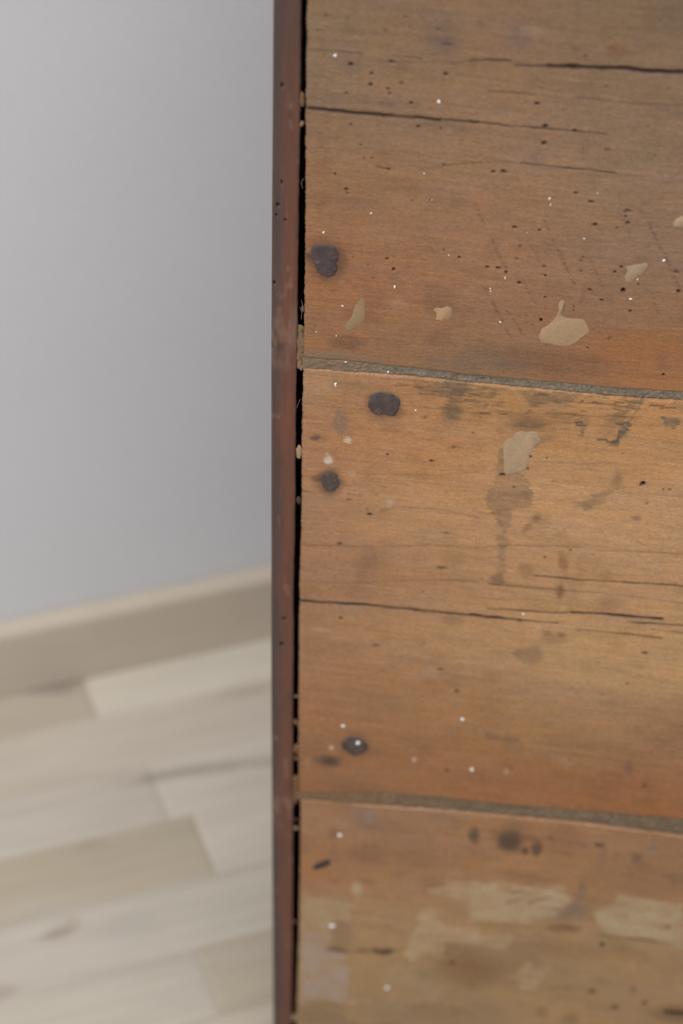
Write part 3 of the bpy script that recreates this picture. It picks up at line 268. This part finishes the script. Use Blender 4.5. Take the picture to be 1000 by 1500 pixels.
def paint(col, disp, X, Z, b):
    """wood tone, grain, stains, cracks and worm holes of one board; X, Z in mm"""
    ctrl = CTRL[b]; acc = np.zeros(X.shape + (3,)); ws = np.zeros(X.shape)
    wx, wz = X + 9 * fbm(X, Z, 60, 25, 71 + b), Z + 5 * fbm(X, Z, 80, 18, 91 + b)
    for cx, cz, c in ctrl:
        w = np.exp(-(((wx - cx) / 42) ** 2 + ((wz - cz) / 26) ** 2)) + 1e-7
        acc += w[..., None] * lin(c); ws += w
    col[...] = acc / ws[..., None]
    wav = Z + 3 * vnoise(X, Z, 90, 40, 5 + b) + .02 * X
    g1 = fbm(X, wav, 70, 3.2, 11 + b); g2 = fbm(X, wav, 24, 1.1, 31 + b); bl = fbm(X, Z, 22, 10, 51 + b); fine = fbm(X, wav, 5, .9, 77 + b, 2)
    col *= (1 + .05 * g1 + .06 * g2 + .06 * bl + .06 * fine + .045 * fbm(X, Z, 2.2, 1.2, 87 + b, 2))[..., None]
    hue = .6 * fbm(X, Z, 34, 9, 61 + b) + .6 * fbm(X, Z, 9, 4, 63 + b); col[..., 0] *= 1 + .045 * hue; col[..., 2] *= 1 - .12 * hue
    pores = sstep(.45, .85, fbm(X, wav, 3.2, .8, 41 + b, 2)) * sstep(-.2, .5, fbm(X, Z, 25, 12, 43 + b)); col *= (1 - .20 * pores)[..., None]
    dirt = sstep(.15, .9, fbm(X, Z, 14, 11, 47 + b, 4)); col *= (1 - .13 * dirt)[..., None]
    pale = sstep(.5, .95, fbm(X, Z, 2.6, 1.3, 57 + b, 3)) * sstep(0, .6, fbm(X, Z, 30, 16, 58 + b)); col *= (1 + .16 * pale)[..., None]
    if b == 1:   # fibres torn out below the upper edge, grey with dirt
        lean = X - .55 * Z
        tear = sstep(-.05, .5, .75 * fbm(lean, Z, 9, 70, 141, 2) + .55 * fbm(X, Z, 7, .9, 142) + .35 * fbm(X, Z, 5, 6, 143)) * sstep(518, 545, Z + 8 * fbm(lean, Z, 14, 90, 144)) * sstep(60, 85, X)
        col[...] = col * (1 - .62 * tear[..., None]) + lin((98, 82, 64)) * .62 * tear[..., None]; disp -= .35 * tear
    disp += .05 * g2 + .06 * g1
    zr, xc = Z[:, 0], X[0, :]
    def window(x0, x1, z0, z1):
        i = np.where((zr >= z0) & (zr <= z1))[0]; j = np.where((xc >= x0) & (xc <= x1))[0]
        return None if len(i) == 0 or len(j) == 0 else (slice(i[0], i[-1] + 1), slice(j[0], j[-1] + 1))
    def mix(s, mk, c): col[s] = col[s] * (1 - mk[..., None]) + lin(c) * mk[..., None]
    for cx, cz, rx, rz, c, al, soft, rot in BLOBS[b]:
        R = max(rx, rz) * (1.5 + soft); s = window(cx - R, cx + R, cz - R, cz + R)
        if s is None: continue
        dx, dz = X[s] - cx, Z[s] - cz; a = math.radians(rot); ca, sa = math.cos(a), math.sin(a)
        d = np.sqrt(((dx * ca - dz * sa) / rx) ** 2 + ((dx * sa + dz * ca) / rz) ** 2)
        q = min(rx, rz); d = d + .30 * fbm(X[s], Z[s], max(q * 1.2, 1.2), max(q * .8, .8), int(cx * 7 + cz * 13) % 9973)
        mix(s, al * sstep(1 + soft, 1 - soft, d) * (1 + .18 * fine[s]), c)
    for c, al, soft, pts in POLYS[b]:
        xs, zs = [p[0] for p in pts], [p[1] for p in pts]; s = window(min(xs) - 6, max(xs) + 6, min(zs) - 6, max(zs) + 6)
        if s is None: continue
        d = seg_dist(X[s], Z[s], pts + pts[:1]); d = np.where(inside(X[s], Z[s], pts), -d, d)
        d = d + 1.5 * fbm(X[s], Z[s], 6, 1.3, int(xs[0] * 11 + zs[0]) % 9973, 3) + 1.6 * min(soft, 1.5) * fbm(X[s], Z[s], 14, 6, int(xs[0] * 5) % 9973, 3) + .4 * vnoise(X[s], Z[s], .9, .6, 8)
        mix(s, al * sstep(soft, -soft, d) * np.clip(.82 + .6 * fbm(X[s], Z[s], 9, 4, 99, 4), 0, 1.1 / max(al, .1)), c)
    for w, st, pts in SCRATCH[b]:
        xs, zs = [p[0] for p in pts], [p[1] for p in pts]; s = window(min(xs) - 4, max(xs) + 4, min(zs) - 4, max(zs) + 4)
        if s is None: continue
        jx = X[s] + .5 * vnoise(X[s], Z[s], 2.0, .5, 14)
        d = seg_dist(jx, Z[s], pts); mk = np.exp(-(d / (w * .75)) ** 2) * st * 1.15 * sstep(-.6, .5, fbm(X[s], Z[s], 2.4, .7, 15, 2))
        mix(s, np.clip(mk, 0, 1), (74, 54, 42)); disp[s] -= .35 * mk
    for w, st, pts in CRACKS[b]:
        xs, zs = [p[0] for p in pts], [p[1] for p in pts]; s = window(min(xs) - 3, max(xs) + 3, min(zs) - 4, max(zs) + 4)
        if s is None: continue
        jz = Z[s] + .28 * vnoise(X[s], Z[s], 6, 30, int(zs[0] * 3) % 999) + .14 * vnoise(X[s], Z[s], 1.6, 30, 5)
        d = seg_dist(X[s], jz, pts)
        ww = w * (1 + .35 * vnoise(X[s], Z[s], 7, 60, int(xs[0] * 5 + zs[0]) % 999)) * (1.3 if st >= 1 else 1.05)
        br = np.clip(.85 + .5 * vnoise(X[s], Z[s], 9, 60, int(xs[0] + zs[0] * 5) % 999), .3, 1)
        mk = np.clip(np.exp(-(d / ww) ** 2) * st * br, 0, .97)
        halo = np.exp(-(d / (w * 3.2)) ** 2) * .16 * min(st, 1)
        mix(s, halo, (88, 62, 42)); mix(s, mk, (40, 27, 18)); disp[s] -= 1.3 * mk * min(st, 1)
    for cx, cz, rx, rz, st in HOLES[b]:
        R = max(rx, rz) * 2.6; s = window(cx - R, cx + R, cz - R, cz + R)
        if s is None: continue
        d = np.sqrt(((X[s] - cx) / rx) ** 2 + ((Z[s] - cz) / rz) ** 2) + .25 * vnoise(X[s], Z[s], .9, .7, int(cx * 3 + cz) % 997)
        mk = sstep(1.35, .55, d); ring = sstep(2.3, 1.0, d) * .22 * min(st, 1)
        mix(s, ring, (84, 58, 40)); mix(s, np.clip(mk * st * .92, 0, .97), (58, 36, 24) if st < 1.1 else (20, 14, 12)); disp[s] -= mk * (1.6 if st > .75 else .5)
# ---------------------------------------------------------------- the chest
chest = empty('chest', (-0.03686, 0.95066, 0.0), -0.10736)
chest['label'] = 'antique wooden chest turned back to front, bare nailed pine boards and dark stained side edge'
chest['category'] = 'chest'
DEPTH, WIDTH, TOP = .32, .90, .93
board_left = curve(BOARD_EDGE, True); strip_right = curve(STRIP_EDGE, True); strip_left = curve(STRIP_LEFT, True)
TOPS = [TOP * 1000 - 25, 552.9, 245.0]; BOTS = [None, None, 14.0]
up1, up2 = curve(SEAM_UPPER[0]), curve(SEAM_UPPER[1])
lo1, lo2 = curve(SEAM_LOWER[0]), curve(SEAM_LOWER[1])
xs = np.concatenate([np.linspace(16, 285, 610), np.linspace(291, WIDTH * 1000 - 18, 60)])
boards = []
for b in range(3):
    ztop = [lambda x: np.full_like(x, TOPS[0]), lo1, lo2][b]; zbot = [up1, up2, lambda x: np.full_like(x, 14.0)][b]
    dens = [(785, 545, .52), (556, 236, .56), (248, 30, .60)][b]
    t0, b0 = float(ztop(np.array([120.])).item()), float(zbot(np.array([120.])).item())
    zr = np.arange(min(t0, dens[0]), max(b0, dens[1]), -dens[2])
    if t0 > dens[0] + 1: zr = np.concatenate([np.linspace(t0, dens[0] + 3, 24), zr])
    if b0 < dens[1] - 1: zr = np.concatenate([zr, np.linspace(dens[1] - 3, b0, 8)])
    else: zr = np.append(zr[:-1], b0)
    X, Zn = np.meshgrid(xs, zr)
    col = np.zeros(X.shape + (3,)); disp = np.zeros(X.shape)
    paint(col, disp, X, Zn, b)
    # true outline: top, bottom and ragged left edge
    f = (zr - b0) / (t0 - b0)
    Tt, Bb = ztop(xs), zbot(xs)
    Tt = Tt + .25 * vnoise(xs, xs * 0, 5, 1, 21 + b) + .15 * vnoise(xs, xs * 0, 1.4, 1, 22 + b); Bb = Bb + .25 * vnoise(xs, xs * 0, 6, 1, 23 + b)
    edge_t, edge_b = sstep(.93, 1, f)[:, None], sstep(.07, 0, f)[:, None]
    Z = Zn + edge_t * (Tt - t0)[None, :] + edge_b * (Bb - b0)[None, :]
    le = board_left(zr) + .22 * vnoise(zr, zr * 0, 5, 1, 24 + b) + .25 * vnoise(zr, zr * 0, .8, 1, 25 + b)
    k = np.clip((30 - X) / 14, 0, 1)
    Xf = X + k * (le - 16)[:, None]
    dl = Xf - le[:, None]; dt = Tt[None, :] - Z; db = Z - Bb[None, :]
    de = np.minimum(np.minimum(dl, dt), db); disp -= 1.0 * np.clip(1 - de / 1.3, 0, 1) ** 2
    fuzz = sstep(1.6, 0, dl + .5 * vnoise(Xf, Z, .8, .7, 3)); col[...] = col * (1 - .45 * fuzz[..., None]) + lin((92, 70, 50)) * .45 * fuzz[..., None]
    if b > 0:   # pale arris along the upper edge
        pale_edge = sstep(1.7, .5, dt + .7 * vnoise(Xf, Z, 6, 2, 6)) * np.clip(.55 + .8 * vnoise(Xf, Z, 26, 50, 9 + b), 0, .8) * (.4 if b == 1 else .38)
        col[...] = col * (1 - pale_edge[..., None]) + lin((182, 146, 114)) * pale_edge[..., None]
    if b < 2:  # paler line along the lower edge, mostly towards the right
        pale_edge = sstep(2.2, .7, db + .5 * vnoise(Xf, Z, 6, 2, 6)) * np.clip(sstep(90, 150, Xf) * .6 + .3 * vnoise(Xf, Z, 26, 50, 9 + b), 0, .7) * (1 if b == 0 else .5)
        col[...] = col * (1 - pale_edge[..., None]) + lin((168, 118, 82)) * pale_edge[..., None]
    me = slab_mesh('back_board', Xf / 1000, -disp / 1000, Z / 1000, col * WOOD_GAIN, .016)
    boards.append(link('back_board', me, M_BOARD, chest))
# side panel whose rear edge is the dark strip at the left of the back
zr = np.concatenate([np.linspace(TOP * 1000 - 20, 790, 20), np.arange(784, 30, -.85), np.linspace(27, 0, 8)])
tt = np.linspace(0, 1, 30)
L, Rr = strip_left(zr) , strip_right(zr)
Rr = Rr + .14 * vnoise(zr, zr * 0, 4, 1, 2) + .1 * vnoise(zr, zr * 0, 1.2, 1, 4)
X = L[:, None] + (Rr - L)[:, None] * tt[None, :]; Z = np.repeat(zr[:, None], len(tt), 1)
col = np.ones(X.shape + (3,)) * lin((98, 62, 48))
red = fbm(X, Z, 9, 60, 301); col = col * (1 + .13 * red[..., None] * np.array([1.2, .6, .5])) * (1 + .10 * fbm(X, Z, 1.4, 40, 302))[..., None]
edge = sstep(.55, .15, (X - L[:, None]) / 14 + .14 * fbm(X, Z, 6, 30, 303)); edge = edge * np.clip(.9 + .5 * fbm(X, Z, 20, 45, 304), .4, 1)
col = col * (1 - .92 * edge[..., None]) + lin((70, 58, 56)) * .92 * edge[..., None]
g = sstep(620, 800, Z + 40 * fbm(X, Z, 20, 60, 305)) * .72; col = col * (1 - g[..., None]) + lin((72, 56, 50)) * g[..., None]
dk = sstep(.35, .8, fbm(X, Z, 7, 18, 306)) * .45; col = col * (1 - dk[..., None]) + lin((74, 54, 50)) * dk[..., None]
pale = sstep(.5, .9, fbm(X, Z, 5, 10, 309, 4)) * .5
for zc, hh in ((569, 20), (236, 14)): pale = np.maximum(pale, .6 * np.exp(-((Z - zc) / hh) ** 2) * sstep(-.4, .5, fbm(X, Z, 4, 8, 311)))
col = col * (1 - pale[..., None]) + lin((124, 96, 82)) * pale[..., None]
disp = .06 * fbm(X, Z, 2, 30, 307)
for cx, cz, rx, rz in STRIP_HOLES:
    d = np.sqrt(((X - cx) / rx) ** 2 + ((Z - cz) / rz) ** 2); mk = sstep(1.4, .6, d)
    col = col * (1 - .9 * mk[..., None]) + lin((30, 20, 18)) * .9 * mk[..., None]; disp -= 1.5 * mk
e = np.minimum(X - L[:, None], (Rr[:, None] - X)); disp -= .7 * np.clip(1 - e / .9, 0, 1) ** 2
side = link('side_panel', slab_mesh('side_panel', X / 1000, -disp / 1000, Z / 1000, col * WOOD_GAIN, DEPTH, .006), M_STRIP, chest)
side['label'] = 'dark red-brown stained edge of the side'
# the rest of the case, turned away from us
box('side_panel', M_CASE, chest, WIDTH - .0155, WIDTH, 0, DEPTH, 0, TOP - .02)
box('top_board', M_CASE, chest, -.012, WIDTH + .012, -.004, DEPTH + .015, TOP - .0195, TOP)
box('bottom_board', M_CASE, chest, .0162, WIDTH - .016, .018, DEPTH - .019, .04, .058)
dz = [.06, .345, .63, .905]
for k in range(3):
    dr = box('drawer', M_CASE, chest, .0175, WIDTH - .0175, DEPTH - .018, DEPTH, dz[k] + .002, dz[k + 1] - .002)
    for kx in (.22, .68):
        bm = bmesh.new(); bmesh.ops.create_uvsphere(bm, u_segments=16, v_segments=10, radius=.016)
        for v in bm.verts: v.co = Vector((v.co.x + kx, v.co.y * .9 + DEPTH + .012, v.co.z + (dz[k] + dz[k + 1]) / 2))
        me = bpy.data.meshes.new('knob'); bm.to_mesh(me); bm.free(); link('knob', me, M_IRON, dr)
        at = me.color_attributes.new('surface_colour', 'FLOAT_COLOR', 'POINT'); at.data.foreach_set('color', [.16, .11, .05, 1] * len(me.vertices))
box('drawer_rail', M_CASE, chest, .0162, WIDTH - .016, DEPTH - .018, DEPTH, .012, .058)
# gritty filler pressed into the seams between the boards
for k in range(2):
    uf, lf = (up1, lo1) if k == 0 else (up2, lo2)
    xx = np.concatenate([np.arange(15.2, 285, .6), np.linspace(290, WIDTH * 1000 - 18, 50)]); t = np.linspace(0, 1, 22)
    T, B_ = uf(xx) + .35, lf(xx) - .35
    X = np.repeat(xx[None, :], len(t), 0); Z = T[None, :] + (B_ - T)[None, :] * t[:, None]
    spread = sstep(70, 30, X) if k == 0 else sstep(110, 30, X)
    d = -1.1 + .45 * fbm(X, Z, 2.4, 1.8, 401 + k, 4) + .25 * vnoise(X, Z, .9, .8, 402) + spread * .95 - .9 * sstep(.82, 1, t)[:, None] * (1 - spread) - .5 * sstep(.1, 0, t)[:, None]
    c = np.ones(X.shape + (3,)) * lin((124, 111, 96) if k == 0 else (116, 99, 80)); c = c * (1 + .16 * fbm(X, Z, 6, 3, 405 + k) + .22 * fbm(X, Z, 1.2, 1.0, 406 + k))[..., None]
    s2 = (spread * .7)[..., None]; c = c * (1 - s2) + lin((124, 101, 80) if k == 0 else (122, 93, 68)) * s2
    spk = sstep(.55, .9, vnoise(X, Z, 1.1, .9, 408 + k))[..., None] * .35; c = c * (1 - spk) + lin((66, 56, 48)) * spk
    o = link('seam_filler', slab_mesh('seam_filler', X / 1000, -d / 1000, Z / 1000, c * WOOD_GAIN, .014), M_FILL, chest)
    o['label'] = 'grey gritty filler between two boards'
# hand-forged nail heads
def outline_mesh(name, pts, rings, colour, seed, rough=.15, yoff=0.0, cvar=.2, jit=.18):
    """rings: (scale, height mm); a closed low lump on an irregular outline"""
    p = np.array(pts); d = np.hypot(*(np.roll(p, -1, 0) - p).T); P = []
    for i in range(len(p)):
        n = max(1, int(d[i] / .7)); q = p[(i + 1) % len(p)]
        P += [p[i] + (q - p[i]) * j / n for j in range(n)]
    P = np.array(P); P = (P + np.roll(P, 1, 0) * .5 + np.roll(P, -1, 0) * .5) / 2
    P = P + jit * np.stack([vnoise(P[:, 0], P[:, 1], 1.1, 1.1, seed), vnoise(P[:, 0], P[:, 1], 1.1, 1.1, seed + 1)], -1)
    if (P[:, 0] * np.roll(P[:, 1], -1) - np.roll(P[:, 0], -1) * P[:, 1]).sum() < 0: P = P[::-1]
    c = P.mean(0); V = []; n = len(P)
    for s, h in rings:
        R = c + (P - c) * s; y = -(h + rough * (fbm(R[:, 0], R[:, 1], 1.7, 1.7, seed + 3) if h > 0 else 0)) + yoff
        V.append(np.stack([R[:, 0], np.broadcast_to(y, n), R[:, 1]], -1))
    V = np.concatenate(V) / 1000; q = []
    i = np.arange(n); j = np.roll(i, -1)
    for r in range(len(rings) - 1): q.append(np.stack([r * n + i, r * n + j, (r + 1) * n + j, (r + 1) * n + i], -1))
    q = np.concatenate(q)
    cc = np.ones((len(V), 3)) * lin(colour) * (1 + cvar * fbm(V[:, 0] * 1000, V[:, 2] * 1000, 4, 4, seed + 5))[:, None]
    cap = [list((len(rings) - 1) * n + i), list(i[::-1])]
    return np_mesh(name, V, q, cc * WOOD_GAIN, extra=cap)
NR = [(1.0, -.8), (1.0, .15), (.94, .42), (.84, .55), (.7, .6), (.52, .62), (.34, .62)]
for k, (b, pts) in enumerate(NAILS):
    low = k == 4
    rings = [(s, h * (.4 if low else 1)) for s, h in NR]
    o = link('nail', outline_mesh('nail', pts, rings, [(70, 58, 58), (76, 63, 60), (70, 60, 56), (72, 61, 54), (54, 40, 40)][k], 500 + k * 9, .4, cvar=.35), M_IRON, boards[b])
    o['label'] = 'dark slot-shaped nail head' if low else 'dark rusted nail head'
# thin glue and paper residue stuck on the boards
RR = [(1.0, -.3), (1.0, .12), (.985, .15)]
for k, (b, c, pts) in enumerate(RESIDUE):
    o = link('glue_residue', outline_mesh('glue_residue', pts, RR, np.array(c) * .955, 600 + k * 11, .03, cvar=.12, jit=.32), M_RESID, boards[b])
    o['label'] = 'pale tan dried residue'
# white paint droplets, joined per board
rnd = np.random.default_rng(9)
for b in range(3):
    bm = bmesh.new()
    for cx, cz, rx, rz in FLECKS[b]:
        r = bmesh.ops.create_icosphere(bm, subdivisions=2, radius=1)
        ph = rnd.uniform(0, 6.28); lift = 1.0 if any(nb == b and inside(np.array([cx]), np.array([cz]), np_)[0] for nb, np_ in NAILS) else 0
        for v in r['verts']:
            a = math.atan2(v.co.z, v.co.x); k = 1 + .22 * math.sin(2 * a + ph) + .15 * math.sin(3 * a + ph * 2)
            v.co = Vector(((cx + v.co.x * rx * k) / 1000, -(.05 + lift * .7 + v.co.y * -.55 * min(1, (rx + rz) / 2)) / 1000 if v.co.y < 0 else .0002, (cz + v.co.z * rz * k) / 1000))
    me = bpy.data.meshes.new('paint_fleck'); bm.to_mesh(me); bm.free()
    for p in me.polygons: p.use_smooth = True
    o = link('paint_fleck', me, M_FLECK, boards[b]); o['kind'] = 'stuff'; o['label'] = 'tiny white paint droplets'
# lumps of putty and dirt bridging the open gap beside the side panel
for k, (cx, cz, rx, rz, c) in enumerate(GAP_BITS):
    bm = bmesh.new(); bmesh.ops.create_icosphere(bm, subdivisions=3, radius=1)
    V = np.array([v.co[:] for v in bm.verts]); nn = 1 + .5 * fbm(V[:, 0] + V[:, 1] * .7 + k * 3, V[:, 2] + V[:, 1] * .4, .55, .55, 700 + k, 4)
    for v, n in zip(bm.verts, nn): v.co = Vector(((cx + v.co.x * rx * n) / 1000, (1.3 + v.co.y * .9 * n) / 1000, (cz + v.co.z * rz * n) / 1000))
    me = bpy.data.meshes.new('putty_lump'); bm.to_mesh(me); bm.free()
    for p in me.polygons: p.use_smooth = True
    cc = np.ones((len(V), 4)); cc[:, :3] = lin(c) * WOOD_GAIN * (1 + .15 * fbm(V[:, 0] * 3, V[:, 2] * 3, 1, 1, 720 + k))[:, None]
    at = me.color_attributes.new('surface_colour', 'FLOAT_COLOR', 'POINT'); at.data.foreach_set('color', cc.ravel())
    link('putty_lump', me, M_FILL, chest)
for k, pts in enumerate(FIBRES):
    bm = bmesh.new(); rings = []
    for (x, z) in pts: rings.append([bm.verts.new(((x + .09 * math.cos(a)) / 1000, (.2 + .09 * math.sin(a)) / 1000, z / 1000)) for a in (0, 1.26, 2.51, 3.77, 5.03)])
    for r0, r1 in zip(rings[:-1], rings[1:]):
        for i in range(5): bm.faces.new((r0[i], r0[(i + 1) % 5], r1[(i + 1) % 5], r1[i]))
    bm.faces.new(rings[0][::-1]); bm.faces.new(rings[-1])
    me = bpy.data.meshes.new('straw_fibre'); bm.to_mesh(me); bm.free(); link('straw_fibre', me, M_FIBRE, chest)
